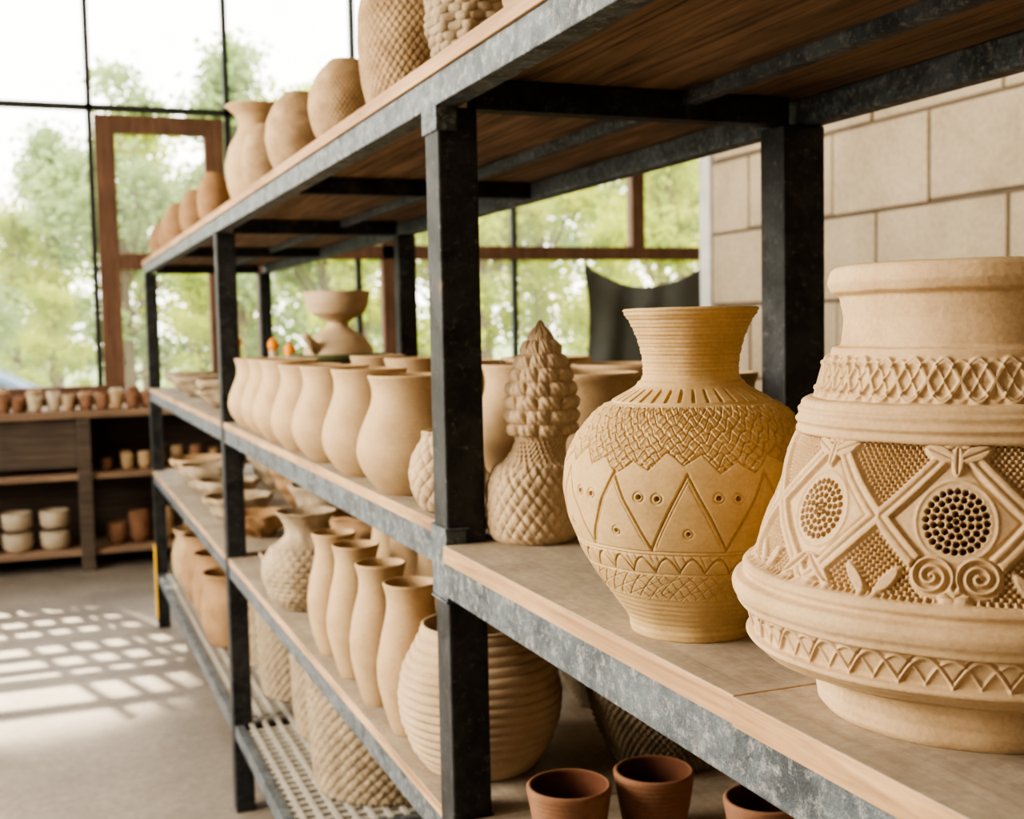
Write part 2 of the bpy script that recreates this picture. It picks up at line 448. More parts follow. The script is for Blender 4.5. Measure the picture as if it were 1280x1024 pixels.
urn_prof = [(0.118, 0), (0.122, 0.006), (0.123, 0.028), (0.127, 0.034), (0.150, 0.041), (0.170, 0.049), (0.177, 0.055), (0.1785, 0.060), (0.178, 0.064),
            (0.183, 0.085), (0.187, 0.090), (0.1915, 0.095), (0.1925, 0.101), (0.190, 0.107), (0.183, 0.1095), (0.182, 0.112), (0.1845, 0.116), (0.181, 0.1205), (0.172, 0.1225),
            (0.169, 0.126), (0.160, 0.160), (0.146, 0.200), (0.133, 0.228), (0.1365, 0.2305), (0.1365, 0.242), (0.133, 0.252), (0.124, 0.256),
            (0.114, 0.288), (0.108, 0.294), (0.102, 0.299), (0.100, 0.320), (0.103, 0.338), (0.1095, 0.3415), (0.1125, 0.349), (0.110, 0.3585)]
lathe('carved_clay_urn', urn_prof, (0.705, 0.770, ZMR + 0.0006), M_urn, 1400, 800, disp_urn, wall=0.012, smooth=0.0012, rot=TH_CAM - 0.06)

# ------------------------------------------------------------------ incised vase
def disp_vase(T, Z, R):
    D = np.zeros_like(T); rm = 0.12
    D += (0.0003 * np.sin(Z * 2 * PI / 0.0040 + 0.6 * np.sin(T)) + 0.0003 * np.sin(Z * 2 * PI / 0.0093)) * sm(0.262, 0.27, Z)
    D += 0.0014 * g(Z - 0.259, 0.0018)
    D -= 0.0026 * band(Z, 0.243, 0.2535) * sm(0.55, 0.8, np.cos(36 * T))
    D -= 0.001 * g(Z - 0.2405, 0.0010)
    zl = 0.182 + 0.013 * tri(T * 24 / (2 * PI)) + 0.005 * np.sin(7 * T)
    lat = sm(zl - 0.001, zl + 0.001, Z) * (1 - sm(0.237, 0.239, Z))
    q = T * rm * 1.05; jit = 0.0016 * np.sin(33 * T + 90 * Z) + 0.001 * np.sin(71 * T - 50 * Z)
    for s, p in ((1, 0.0118), (-1, 0.0118)):
        D -= lat * 0.0019 * g(wrap(q + s * (Z + jit) * 1.1, p), 0.0011)
        D += lat * 0.0007 * g(wrap(q + s * (Z + jit) * 1.1, p) - 0.0028, 0.0012)
    D -= 0.0016 * g((Z - zl), 0.0011) * sm(0.175, 0.179, Z) * (Z < 0.205)
    N = 11; zz = 0.104 + 0.074 * tri(T * N / (2 * PI))
    slope = 0.074 * 2 * N / (2 * PI * 0.130); k = 1 / math.sqrt(1 + slope ** 2)
    tb = band(Z, 0.102, 0.180)
    D -= tb * 0.0028 * g((Z - zz) * k, 0.0010)
    D -= tb * 0.0008 * g((Z - zz + 0.007) * k, 0.0006) * (zz > 0.116)
    per = 2 * PI / N
    for off, zc, rad in ((0.5, 0.121, 0.0030), (-0.12, 0.156, 0.0034), (0.12, 0.155, 0.0034)):
        rr = np.hypot(wrap(T - off * per, per) * 0.13, Z - zc)
        D -= 0.0065 * (1 - sm(rad * 0.45, rad * 0.8, rr)); D -= 0.0012 * g(rr - rad * 1.45, 0.0008)
    for zr in (0.102, 0.0985, 0.078): D -= 0.0018 * g(Z - zr, 0.0009)
    ar = 0.080 + 0.015 * np.abs(np.sin(15 * T)); ab = band(Z, 0.079, 0.0985)
    D -= ab * 0.0025 * g(Z - ar, 0.0012)
    D -= ab * 0.0009 * g(wrap(T * 0.12 + Z * 0.4, 0.0085), 0.0009) * (Z > ar)
    low = band(Z, 0.050, 0.077, 0.003)
    D -= low * 0.0008 * g(wrap(q + 0.9 * Z + 0.001 * np.sin(90 * T), 0.013), 0.0009)
    D -= low * 0.0008 * g(wrap(q - 1.2 * Z, 0.017), 0.0009)
    D -= low * 0.0008 * g(wrap(q - 2.9 * Z + 0.003 * np.sin(5 * T), 0.031), 0.0009)
    D += 0.0002 * np.sin(Z * 2 * PI / 0.006) * (1 - sm(0.05, 0.056, Z))
    D += 0.0005 * np.sin(6 * T + 50 * Z) * np.sin(4 * T - 70 * Z)
    return D
vase_prof = [(0.064, 0), (0.0665, 0.004), (0.066, 0.012), (0.070, 0.020), (0.083, 0.037), (0.101, 0.062), (0.117, 0.088), (0.129, 0.120),
             (0.135, 0.152), (0.131, 0.182), (0.119, 0.207), (0.100, 0.229), (0.080, 0.243), (0.062, 0.253), (0.053, 0.259), (0.0490, 0.268),
             (0.050, 0.285), (0.055, 0.303), (0.063, 0.322), (0.0685, 0.330), (0.070, 0.3335)]
lathe('incised_clay_vase', vase_prof, (0.629, 1.089, ZMR), M_vase, 1200, 700, disp_vase, wall=0.006, smooth=0.003, rot=TH_CAM - 0.1)

# ------------------------------------------------------------------ pinecone finial
def disp_pine(T, Z, R):
    D = np.zeros_like(T)
    b = band(Z, 0.010, 0.116, 0.004)
    s1 = T * 24 / (2 * PI) + Z / 0.027; s2 = T * 24 / (2 * PI) - Z / 0.027
    D += b * 0.0030 * (np.abs(np.sin(PI * s1)) * np.abs(np.sin(PI * s2))) ** 0.5
    nk = band(Z, 0.122, 0.150, 0.003)
    D += nk * 0.0014 * np.sin(T * 38) * np.sin(Z * 500)
    c = sm(0.156, 0.162, Z) * (1 - sm(0.322, 0.332, Z))
    row = (Z - 0.155) / 0.0205; n = 9
    fr = np.floor(row)
    u = (T * n / (2 * PI) + 0.5 * (fr % 2)) % 1 - 0.5; v = row % 1
    w = 0.49 * (1 - 0.30 * v ** 3)
    mask = np.clip(1 - (u / w) ** 2, 0, 1) ** 0.4
    prof_ = np.clip(np.sin(PI * v), 0, 1) ** 0.45 * (0.75 + 0.25 * v)
    sc = np.clip(R / 0.045, 0.2, 1.0)
    D += c * 0.0100 * sc * mask * prof_
    D -= c * 0.0012 * sc * g(u, 0.06) * mask
    D += 0.0006 * np.sin(T * 31 + Z * 400)
    return D
pine = [(0.060, 0), (0.066, 0.006), (0.070, 0.03), (0.070, 0.065), (0.067, 0.092), (0.058, 0.112), (0.047, 0.122), (0.040, 0.133), (0.038, 0.150),
        (0.042, 0.156), (0.048, 0.170), (0.050, 0.195), (0.047, 0.225), (0.038, 0.258), (0.026, 0.288), (0.013, 0.310), (0.005, 0.322), (0.001, 0.327)]
lathe('pinecone_finial_sculpture', pine, (0.685, 1.655, ZMR), M_clay2, 480, 520, disp_pine, smooth=0.0018, closed=True, lean=(0.10, 0.06, 0.013, -0.005))

# ------------------------------------------------------------------ row of tulip vases, middle shelf
def ripple(T, Z, R): return 0.0003 * np.sin(Z * 2 * PI / 0.007) + 0.0004 * np.sin(3 * T + 50 * Z)
def scl(p, s, h): return [(r * s, z * h) for r, z in p]
tulip = [(0.050, 0), (0.056, 0.003), (0.070, 0.018), (0.086, 0.042), (0.0945, 0.072), (0.090, 0.103), (0.077, 0.138), (0.068, 0.163), (0.066, 0.186), (0.070, 0.204), (0.073, 0.212)]
ys = [2.060, 2.36, 2.65, 2.91, 3.17, 3.41, 3.65]
for i, y in enumerate(ys):
    s = (1.13 if i == 0 else 1.07) + random.uniform(-0.015, 0.015)
    lathe('tulip_vase', scl(tulip, s, 1.0 + random.uniform(-.02, .02)), (0.622 + random.uniform(-.004, .004), y, ZM), M_clay, 110, 100, ripple, smooth=0.008, wall=0.006, wob=0.006, rot=i)
for i, y in enumerate([2.16, 2.52, 2.88, 3.22]):
    lathe('tulip_vase', scl(tulip, 1.05, 1.03), (0.88 + random.uniform(-.01, .01), y, ZM), M_clay, 72, 60, ripple, smooth=0.008, wall=0.006, wob=0.006, rot=i)

def weave(n, rowh, amp):
    def f(T, Z, R):
        row = Z / rowh; u = (T * n / (2 * PI) + 0.5 * (np.floor(row) % 2)) % 1 - 0.5; v = row % 1 - 0.5
        return amp * np.sqrt(np.clip(1 - (1.9 * u) ** 2 - (1.9 * v) ** 2, 0, 1)) * sm(0, 0.01, Z)
    return f
def basketry(n, rowh, amp):
    def f(T, Z, R):
        row = Z / rowh; fr = np.floor(row); v = row - fr
        return amp * (0.5 + 0.5 * np.cos(n * T + PI * fr)) * np.sqrt(np.clip(np.sin(PI * v), 0, 1)) * sm(0, 0.008, Z)
    return f
def diag(n, p, amp):
    def f(T, Z, R):
        s1 = T * n / (2 * PI) + Z / p; s2 = T * n / (2 * PI) - Z / p
        up = (np.floor(s1) + np.floor(s2)) % 2
        h1 = np.sqrt(np.abs(np.sin(PI * s1))); h2 = np.sqrt(np.abs(np.sin(PI * s2)))
        return amp * np.where(up > 0.5, h1 * (0.55 + 0.45 * h2), h2 * (0.55 + 0.45 * h1)) * sm(0, 0.008, Z)
    return f
ball = [(0.030, 0), (0.038, 0.004), (0.054, 0.03), (0.060, 0.06), (0.054, 0.09), (0.040, 0.112), (0.035, 0.120), (0.038, 0.128)]
lathe('scaly_clay_jar', ball, (0.601, 1.812, ZM), M_clay2, 300, 200, diag(15, 0.026, 0.0036), smooth=0.005)

jar = [(0.075, 0), (0.085, 0.01), (0.098, 0.08), (0.100, 0.15), (0.096, 0.185), (0.098, 0.20), (0.104, 0.206), (0.104, 0.214)]
for (x, y, s, h, z) in ((0.87, 1.85, 0.85, 0.98, ZM), (1.08, 2.12, 1.05, 1.0, ZM), (1.09, 1.84, 0.9, 0.95, ZM), (1.07, 2.50, 1.0, 1.03, ZM)):
    lathe('straight_clay_jar', scl(jar, s, h), (x, y, z), M_clay, 80, 60, ripple, smooth=0.004, wall=0.007, wob=0.004)

gob = empty('pedestal_bowl_set', (0.93, 3.92, ZM))
lathe('stand', [(0.11, 0), (0.10, 0.02), (0.09, 0.10), (0.10, 0.16), (0.11, 0.175)], (0, 0, 0), M_clay2, 64, 40, None, parent=gob)
lathe('platter', [(0.08, 0), (0.15, 0.008), (0.165, 0.022), (0.168, 0.032)], (0, 0, 0.179), M_green, 64, 40, None, parent=gob, wall=0.01)
lathe('dome_base', [(0.115, 0), (0.118, 0.012), (0.112, 0.04), (0.090, 0.075), (0.055, 0.098), (0.036, 0.112), (0.034, 0.125), (0.055, 0.138), (0.088, 0.155), (0.104, 0.190), (0.108, 0.225)],
      (0, 0, 0.192), M_clay2, 80, 80, ripple, parent=gob, wall=0.008, floor_in=0.14)
sp_ = MB(); sp_.cyl((-0.08, -0.06, 0.225), (-0.135, -0.10, 0.275), 0.02, 0.013, 20); sp_.make('spout', M_clay2, gob, smooth=True)

def wobble(n):
    def f(T, Z, R): return 0.006 * np.sin(n * T + 40 * Z) * np.sin(5 * T - 60 * Z) + 0.003 * np.sin(11 * T + 90 * Z)
    return f
bowl = [(0.04, 0), (0.05, 0.004), (0.09, 0.03), (0.12, 0.06), (0.128, 0.075)]
for (x, y, s, h) in ((0.70, 4.30, 0.7, 0.9), (0.68, 4.75, 0.9, 0.9), (0.72, 5.2, 0.8, 1.2), (0.70, 5.75, 1.0, 1.2), (0.72, 6.3, 1.0, 1.2)):
    lathe('rustic_clay_bowl', scl(bowl, s, h), (x, y, ZM), M_rough if s > .75 else M_clay, 64, 40, wobble(3), wall=0.01)
bottle = [(0.032, 0), (0.036, 0.005), (0.038, 0.09), (0.030, 0.115), (0.014, 0.135), (0.013, 0.165), (0.016, 0.172)]
for (x, y, s) in ((0.93, 4.75, 1.0), (0.92, 5.05, 1.1), (0.90, 5.9, 1.15), (0.92, 6.3, 1.1)):
    bt = empty('glazed_bottle', (x, y, ZM))
    lathe('bottle_body', scl(bottle, s * 1.2, s * 1.1), (0, 0, 0), M_wht, 40, 40, None, parent=bt)
    lathe('bottle_stopper', [(0.012, 0), (0.020, 0.006), (0.024, 0.03), (0.014, 0.05), (0.002, 0.058)], (0, 0, 0.172 * s * 1.1 + 0.001), M_orange, 32, 24, None, parent=bt, closed=True)

# ------------------------------------------------------------------ lower shelf
bott = [(0.033, 0), (0.036, 0.004), (0.046, 0.04), (0.056, 0.09), (0.058, 0.13), (0.050, 0.18), (0.040, 0.225), (0.038, 0.25), (0.043, 0.272), (0.045, 0.280)]
for i, (x, y) in enumerate(((0.615, 2.085), (0.612, 2.28), (0.612, 2.48), (0.612, 2.68), (0.79, 2.25), (0.79, 2.46), (0.79, 2.68), (0.80, 2.88))):
    lathe('slim_clay_vase', scl(bott, 1.13, 1.0 + random.uniform(-.015, .015)), (x, y, ZL), M_clay, 80, 80, ripple, smooth=0.008, wall=0.005, wob=0.006, rot=i)
rib = [(0.080, 0), (0.088, 0.004), (0.112, 0.035), (0.131, 0.085), (0.135, 0.125), (0.127, 0.17), (0.106, 0.21), (0.094, 0.232), (0.094, 0.243)]
lathe('ribbed_clay_jar', rib, (0.672, 1.880, ZL), M_clay2, 160, 440, lambda T, Z, R: 0.0050 * np.abs(np.sin(Z * PI / 0.0150 + 0.15 * np.sin(2 * T))) ** 0.7 + 0.0006 * np.sin(3 * T + 30 * Z), smooth=0.006, wall=0.007)
rj = [(0.060, 0), (0.066, 0.006), (0.088, 0.04), (0.104, 0.09), (0.102, 0.13), (0.082, 0.165), (0.058, 0.188), (0.048, 0.205), (0.048, 0.225), (0.062, 0.25), (0.072, 0.262)]
lathe('hobnail_clay_jar', scl(rj, 1.16, 0.98), (0.650, 3.17, ZL), M_rough, 240, 200, lambda T, Z, R: weave(26, 0.014, 0.004)(T, Z, R) * (1 - sm(0.16, 0.18, Z)) + wobble(4)(T, Z, R) * 0.2, smooth=0.006, wall=0.008)
lathe('hobnail_clay_jar', scl(rj, 0.95, 1.05), (0.95, 3.20, ZL), M_rough, 160, 120, wobble(4), smooth=0.006, wall=0.008)
for (x, y, s, h, m) in ((0.70, 3.56, 0.9, 1.0, M_rough), (0.72, 4.35, 0.95, 1.1, M_clayd), (0.70, 4.7, 1.05, 1.4, M_rough), (0.72, 5.1, 1.0, 1.6, M_rough), (0.72, 5.6, 1.15, 1.8, M_rough), (0.74, 6.15, 1.2, 1.5, M_clay),
                     (1.0, 4.4, 1.2, 2.2, M_rough), (1.02, 4.95, 1.2, 2.6, M_clayd), (1.02, 5.6, 1.1, 2.6, M_rough), (1.0, 3.75, 1.3, 2.0, M_clayd)):
    lathe('rustic_clay_bowl', scl(bowl, s, h), (x, y, ZL), m, 64, 40, wobble(4), wall=0.012)

tpot = [(0.040, 0), (0.044, 0.003), (0.051, 0.04), (0.056, 0.075), (0.0585, 0.090), (0.0585, 0.094)]
for (x, y, s) in ((0.672, 1.515, 1.03), (0.807, 1.515, 1.0), (0.895, 1.36, 0.97)):
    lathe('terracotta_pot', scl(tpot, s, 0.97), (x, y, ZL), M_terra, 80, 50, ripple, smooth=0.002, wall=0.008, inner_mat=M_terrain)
def wick(T, Z, R):
    row = Z / 0.008; return 0.0035 * np.sin(T * 60 + PI * np.floor(row)) * np.abs(np.sin(PI * row)) + 0.004 * g(wrap(T * 0.14 + Z, 0.12), 0.007)
bask = [(0.085, 0), (0.09, 0.004), (0.115, 0.06), (0.135, 0.12), (0.145, 0.155), (0.150, 0.165)]
lathe('wicker_basket', scl(bask, 0.97, 1.05), (0.965, 1.77, ZL), M_wick, 360, 140, wick, smooth=0.003, wall=0.012)
lathe('wicker_basket', scl(bask, 0.85, 1.0), (1.03, 2.10, ZL), M_wick, 240, 100, wick, smooth=0.003, wall=0.012)

# ------------------------------------------------------------------ bottom shelf
pot = [(0.09, 0), (0.10, 0.006), (0.125, 0.07), (0.130, 0.14), (0.118, 0.19), (0.105, 0.22), (0.110, 0.245), (0.122, 0.26)]
for (x, y, s, h, m) in ((0.72, 5.05, 1.05, 1.15, M_clayd), (0.74, 5.45, 1.1, 1.2, M_clayd), (0.74, 5.90, 1.1, 1.25, M_clayd), (0.74, 6.35, 1.1, 1.1, M_clay), (1.02, 5.6, 1.1, 1.2, M_clayd)):
    lathe('brown_storage_pot', scl(pot, s, h), (x, y, ZB), m, 72, 50, ripple, wall=0.01, wob=0.01)
bigb = [(0.165, 0), (0.172, 0.006), (0.180, 0.10), (0.184, 0.22), (0.186, 0.32), (0.192, 0.335), (0.192, 0.352)]
for (x, y, s, h) in ((0.90, 3.30, 1.22, 1.15), (0.93, 3.78, 1.15, 1.22), (0.90, 4.26, 1.12, 1.05), (0.88, 4.68, 0.95, 0.8)):
    lathe('woven_storage_basket', scl(bigb, s, h), (x, y, ZB), M_wick2, 480, 300, diag(40, 0.034, 0.009), smooth=0.003, wall=0.012)

# ------------------------------------------------------------------ top shelf
egg = [(0.040, 0), (0.048, 0.005), (0.066, 0.05), (0.074, 0.10), (0.070, 0.145), (0.055, 0.185), (0.036, 0.21), (0.030, 0.218)]
dome = [(0.070, 0), (0.078, 0.006), (0.090, 0.06), (0.096, 0.13), (0.094, 0.19), (0.084, 0.235), (0.066, 0.265), (0.052, 0.278), (0.050, 0.286)]
lathe('woven_clay_pot', scl(dome, 1.05, 0.96), (0.662, 2.13, ZT + .001), M_weave, 480, 360, diag(44, 0.019, 0.0032), smooth=0.006)
lathe('woven_clay_pot', scl(dome, 0.80, 1.0), (0.645, 1.755, ZT + .001), M_rough, 360, 280, lambda T, Z, R: weave(20, 0.013, 0.004)(T, Z, R) + wobble(5)(T, Z, R) * 0.6, smooth=0.006)
lathe('woven_clay_pot', scl(dome, 0.86, 1.0), (0.655, 1.46, ZT + .001), M_weave, 300, 240, diag(40, 0.019, 0.0032), smooth=0.006)
for (x, y, s, h) in ((0.640, 2.56, 1.1, 0.86), (0.642, 3.06, 1.17, 0.97), (0.635, 3.50, 0.95, 0.93), (0.64, 4.62, 0.85, 0.95), (0.64, 5.15, 0.95, 0.93), (0.64, 5.75, 1.1, 0.95), (0.64, 6.15, 0.9, 0.85), (0.64, 6.55, 1.0, 0.85)):
    lathe('round_clay_jar', scl(egg, s, h), (x, y, ZT + .001), M_weave if y < 4 else M_clayd, 240, 180, basketry(50, 0.007, 0.0016), smooth=0.006, wall=0.006)
tall = [(0.07, 0), (0.08, 0.006), (0.104, 0.08), (0.110, 0.15), (0.096, 0.21), (0.070, 0.255), (0.062, 0.28), (0.070, 0.31), (0.096, 0.335), (0.104, 0.342)]
lathe('flared_clay_jar', tall, (0.70, 3.98, ZT + .001), M_clay, 96, 90, ripple, smooth=0.006)

# ------------------------------------------------------------------ room shell
XL, XR, YB, YF, HC = -3.6, 6.6, -3.2, 9.4, 4.8
f = MB(); f.box(XL, XR, YB, YF + 0.2, -0.1, 0); f.make('floor', M_floor)
c = MB(); c.box(XL - .2, XR + .2, YB - .2, YF + 0.2, HC, HC + 0.15); c.make('ceiling', M_ceil)
w = MB(); w.box(XL, XR, YB - 0.2, YB, 0, HC); w.make('wall_back', M_wallplain)
w = MB(); w.box(XR, XR + 0.2, YB - .2, YF + .2, 0, HC); w.make('wall_right', M_wallplain)
w = MB()
w.box(XL - 0.2, XL, YB, YF, 0, 0.8); w.box(XL - 0.2, XL, YB, YF, 4.3, HC)
w.box(XL - 0.2, XL, YB, 0.8, 0.8, 4.3)  # near stretch kept solid to cut ambient light; wall is out of view
for y in (4.9, YF - 0.3): w.box(XL - 0.2, XL, y, y + 0.3, 0.8, 4.3)
w.make('wall_left', M_wallplain)
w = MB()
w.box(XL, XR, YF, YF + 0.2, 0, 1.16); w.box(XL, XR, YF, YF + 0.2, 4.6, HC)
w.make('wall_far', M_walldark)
wn = empty('window_1')
m1 = MB()
for x in (-3.57, -2.57, -1.57, -0.57, 0.43, 1.43, 2.43, 3.78, 5.75):
    m1.box(x - 0.02, x + 0.02, YF + 0.06, YF + 0.12, 1.16, 4.6)
m1.box(XL, XR, YF + 0.06, YF + 0.12, 3.25, 3.295)
m1.box(XL, XR, YF + 0.06, YF + 0.12, 4.56, 4.6)
for x in (-0.98, -0.83, -0.70, -0.50, -0.38): m1.box(x - 0.020, x + 0.020, YF + 0.07, YF + 0.11, 1.7, 4.0)  # unseen bars added left of the view to break up the sun beam
for z, hh in ((1.7, .04), (2.0, .05), (2.27, .07), (2.52, .05), (2.78, .09), (3.06, .04), (3.45, .06), (3.8, .04)): m1.box(-3.57, -0.36, YF + 0.07, YF + 0.11, z - hh, z + hh)  # crossbars added with them, striping the sun patches on the floor
m1.make('mullions', M_mull, wn)
pn = MB(); pn.v = [(XL, YF + 0.09, 1.16), (XR, YF + 0.09, 1.16), (XR, YF + 0.09, 4.6), (XL, YF + 0.09, 4.6)]; pn.f = [(0, 1, 2, 3)]; pn.m = [0]
pn.make('panes', M_pane, wn)
m2 = MB()
ya, yb = YF + 0.03, YF + 0.14
m2.box(0.46, 0.60, ya, yb, 1.16, 3.22); m2.box(1.25, 1.39, ya, yb, 1.16, 3.22)
m2.box(0.60, 1.25, ya, yb, 3.09, 3.22); m2.box(0.60, 1.25, ya, yb, 2.08, 2.20)
m2.box(1.39, XR, ya, yb, 2.16, 2.27); m2.box(XL, 0.46, ya, yb, 1.16, 1.22)
m2.box(4.88, 5.0, ya, yb, 2.27, 3.22); m2.box(2.62, 2.72, ya, yb, 1.16, 3.22); m2.box(1.62, 1.70, ya, yb, 1.16, 2.16)
m2.box(XL, XR, YF - 0.03, YF + 0.2, 1.12, 1.17)
m2.make('timber_frames', M_frame, wn, bevel=0.004)
wl = empty('added_window_left'); m3 = MB()  # unseen left window, added to let daylight reach the pots
for y in np.arange(1.3, YF, 1.05): m3.box(XL - 0.12, XL - 0.06, y, y + 0.05, 0.8, 4.3)
for z in (2.0, 3.2): m3.box(XL - 0.12, XL - 0.06, 0.8, YF, z, z + 0.05)
m3.make('mullions', M_mull, wl)
XP, YP = 3.0, 4.97
core = MB(); core.box(XP + 0.012, XP + 0.2, YB, YP, 0, HC)
core.make('wall_partition', M_mortar)
bl = MB(); bh = 0.335; row = 0; z = 0.0
rnd = random.Random(3)
while z < HC - 0.05:
    y = YP - (0.0 if row % 2 else 0.31)
    if row % 2 == 0: bl.box(XP - 0.004, XP + 0.02, YP - 0.302, YP, z + 0.006, min(HC, z + bh) - 0.006)
    while y > YB + 0.1:
        L = 0.62 + rnd.uniform(-0.06, 0.06); j = rnd.uniform(-0.006, 0.004)
        bl.box(XP + j - 0.002, XP + 0.02, max(YB, y - L) + 0.007, y - 0.003, z + 0.006 + rnd.uniform(0, .008), min(HC, z + bh) - 0.005)
        y -= L + 0.003
    z += bh; row += 1
b = bl.make('wall_partition_blocks', M_block, bevel=0.008)
b.parent = bpy.data.objects['wall_partition']
t = MB(); t.box(XP - 0.02, XP + 0.22, YP + 0.002, YP + 0.10, 0, HC); t.make('trim_1', M_trimw, bevel=0.01)

bn = MB(); bn.box(2.45, 2.95, 1.8, 4.7, 1.17, 1.21)
for yy in (1.85, 3.2, 4.6):
    bn.box(2.5, 2.56, yy, yy + 0.06, 0, 1.17); bn.box(2.86, 2.92, yy, yy + 0.06, 0, 1.17)
bn.box(2.5, 2.56, 1.85, 4.66, 1.07, 1.17)
bn.make('side_workbench', M_frame, bevel=0.004)

# ------------------------------------------------------------------ far worktable with pottery
tb = MB(); tx0, tx1, ty0, ty1 = -2.4, 2.6, 8.55, 9.25
tb.box(tx0, tx1, ty0, ty1, 1.04, 1.09, 0)
tb.box(tx0, tx1, ty0 + 0.04, ty1, 0.62, 0.66, 0)
tb.box(tx0, tx1, ty0 + 0.04, ty1, 0.10, 0.14, 0)
tb.box(tx0, tx1, ty1 - 0.03, ty1, 0.14, 1.04, 1)
tb.box(tx0, 0.22, ty0 + 0.10, ty0 + 0.13, 0.70, 1.04, 1)
for xx in (tx0, -1.2, 0.22, 1.35, tx1 - 0.09):
    tb.box(xx, xx + 0.09, ty0 + 0.0, ty0 + 0.09, 0, 1.04, 1); tb.box(xx, xx + 0.09, ty1 - 0.09, ty1, 0, 1.04, 1)
tb.make('display_worktable', [M_bench, M_benchd], bevel=0.004)
cup = [(0, 0), (0.026, 0), (0.035, 0.02), (0.038, 0.07), (0.034, 0.085), (0.030, 0.085), (0.032, 0.02), (0, 0.015)]
def scatter(name, mats, xs, ys_, z, smin, smax, keep=1.0):
    c = MB(); r = random.Random(len(name) + int(z * 100))
    for x in xs:
        for y in ys_:
            if r.random() > keep: continue
            s = r.uniform(smin, smax); h = r.uniform(0.9, 1.5)
            c.rev([(a * s, b_ * s * h) for a, b_ in cup], (x + r.uniform(-.015, .015), y + r.uniform(-.01, .01), z), 16, r.randrange(len(mats)))
    c.make(name, mats, smooth=True)
scatter('small_clay_cups', [M_terra, M_wht, M_clay, M_clay2, M_terra], np.arange(-1.6, 2.2, 0.105), (8.62, 8.74, 8.88), 1.0905, 1.0, 1.3, 0.92)
scatter('small_bottles', [M_terra, M_clay, M_clayd], np.arange(0.42, 1.9, 0.12), (8.72, 8.86), 0.6605, 0.9, 1.25, 0.85)
for (x, n) in ((-0.42, 2), (-0.18, 2), (0.06, 2), (-0.9, 2)):
    c = MB()
    for k in range(n):
        c.rev([(0, 0), (0.07, 0), (0.095, 0.03), (0.10, 0.12), (0.092, 0.13), (0.085, 0.12), (0.08, 0.03), (0, 0.02)], (0, 0, k * 0.14), 28, 0)
    o = c.make('stacked_clay_bowls', [M_wht], smooth=True); o.location = (x, 8.74, 0.1405)
scatter('small_jars', [M_terra, M_clay], np.arange(0.45, 1.3, 0.17), (8.75,), 0.1405, 1.4, 1.9, 1)

# ------------------------------------------------------------------ hanging tarp
nx, nzz = 60, 40; V = []; F = []
for j in range(nzz + 1):
    for i in range(nx + 1):
        a = i / nx; b_ = j / nzz
        top = 2.12 - 0.24 * math.sin(PI * min(1, a)) ** 1.1 * (1 - 0.2 * a) - 0.015 * math.sin(9 * a)
        z = top * (1 - b_) + 0.35 * b_
        x = 4.30 + 1.25 * a + 0.04 * math.sin(5 * b_ + 6 * a)
        y = 9.22 + 0.05 * math.sin(22 * a + 3 * b_) * (0.3 + b_) + 0.04 * math.sin(7 * a - 6 * b_)
        V.append((x, y, z))
for j in range(nzz):
    for i in range(nx):
        n = j * (nx + 1) + i; F.append((n, n + 1, n + nx + 2, n + nx + 1))
obj_from('hanging_tarp', V, F, M_cloth, smooth=True)

# ------------------------------------------------------------------ outdoors
gnd = MB(); gnd.box(-60, 80, YF + 0.2, 120, -0.3, -0.12); gnd.make('ground_grass', M_grass)
def tree_mesh(seed, leafm, conifer=False):
    r = np.random.RandomState(seed); mb = MB()
    mb.cyl((0, 0, 0), (0.1, 0, 4.5), 0.16, 0.06, 10, 0)
    cl = []
    for k in range(26):
        a = r.uniform(0, 2 * PI); h = r.uniform(1.2, 7.0)
        rad = (1.9 * (1 - (h / 7.4) ** 1.5) + 0.3) * r.uniform(0.3, 1.0) if not conifer else (1.5 * (1 - h / 7.6)) * r.uniform(0.4, 1)
        p = np.array([rad * math.cos(a), rad * math.sin(a), h]); cl.append((p, r.uniform(0.45, 0.95) * (0.7 if conifer else 1)))
        mb.cyl((0.05, 0, max(0.8, h * 0.6)), tuple(p), 0.035, 0.01, 5, 0)
    for p, s in cl:
        n = 260
        q = r.normal(size=(n, 3)) * s * 0.45 * np.array([1, 1, 0.75]) + p
        for c in q:
            d1 = r.normal(size=3); d1 /= np.linalg.norm(d1); d2 = np.cross(d1, r.normal(size=3)); d2 /= np.linalg.norm(d2)
            l = r.uniform(0.05, 0.11); w_ = l * 0.6; n0 = len(mb.v)
            mb.v += [tuple(c - d1 * l), tuple(c + d2 * w_), tuple(c + d1 * l), tuple(c - d2 * w_)]
            mb.f.append((n0, n0 + 1, n0 + 2, n0 + 3)); mb.m.append(1)
    me = bpy.data.meshes.new('tree_mesh'); me.from_pydata(mb.v, [], mb.f)
    me.materials.append(M_bark); me.materials.append(leafm); me.polygons.foreach_set('material_index', mb.m); me.update(); return me
tm = [tree_mesh(1, M_leaf), tree_mesh(2, M_leaf2), tree_mesh(3, M_leaf2, True)]
tr = random.Random(5)
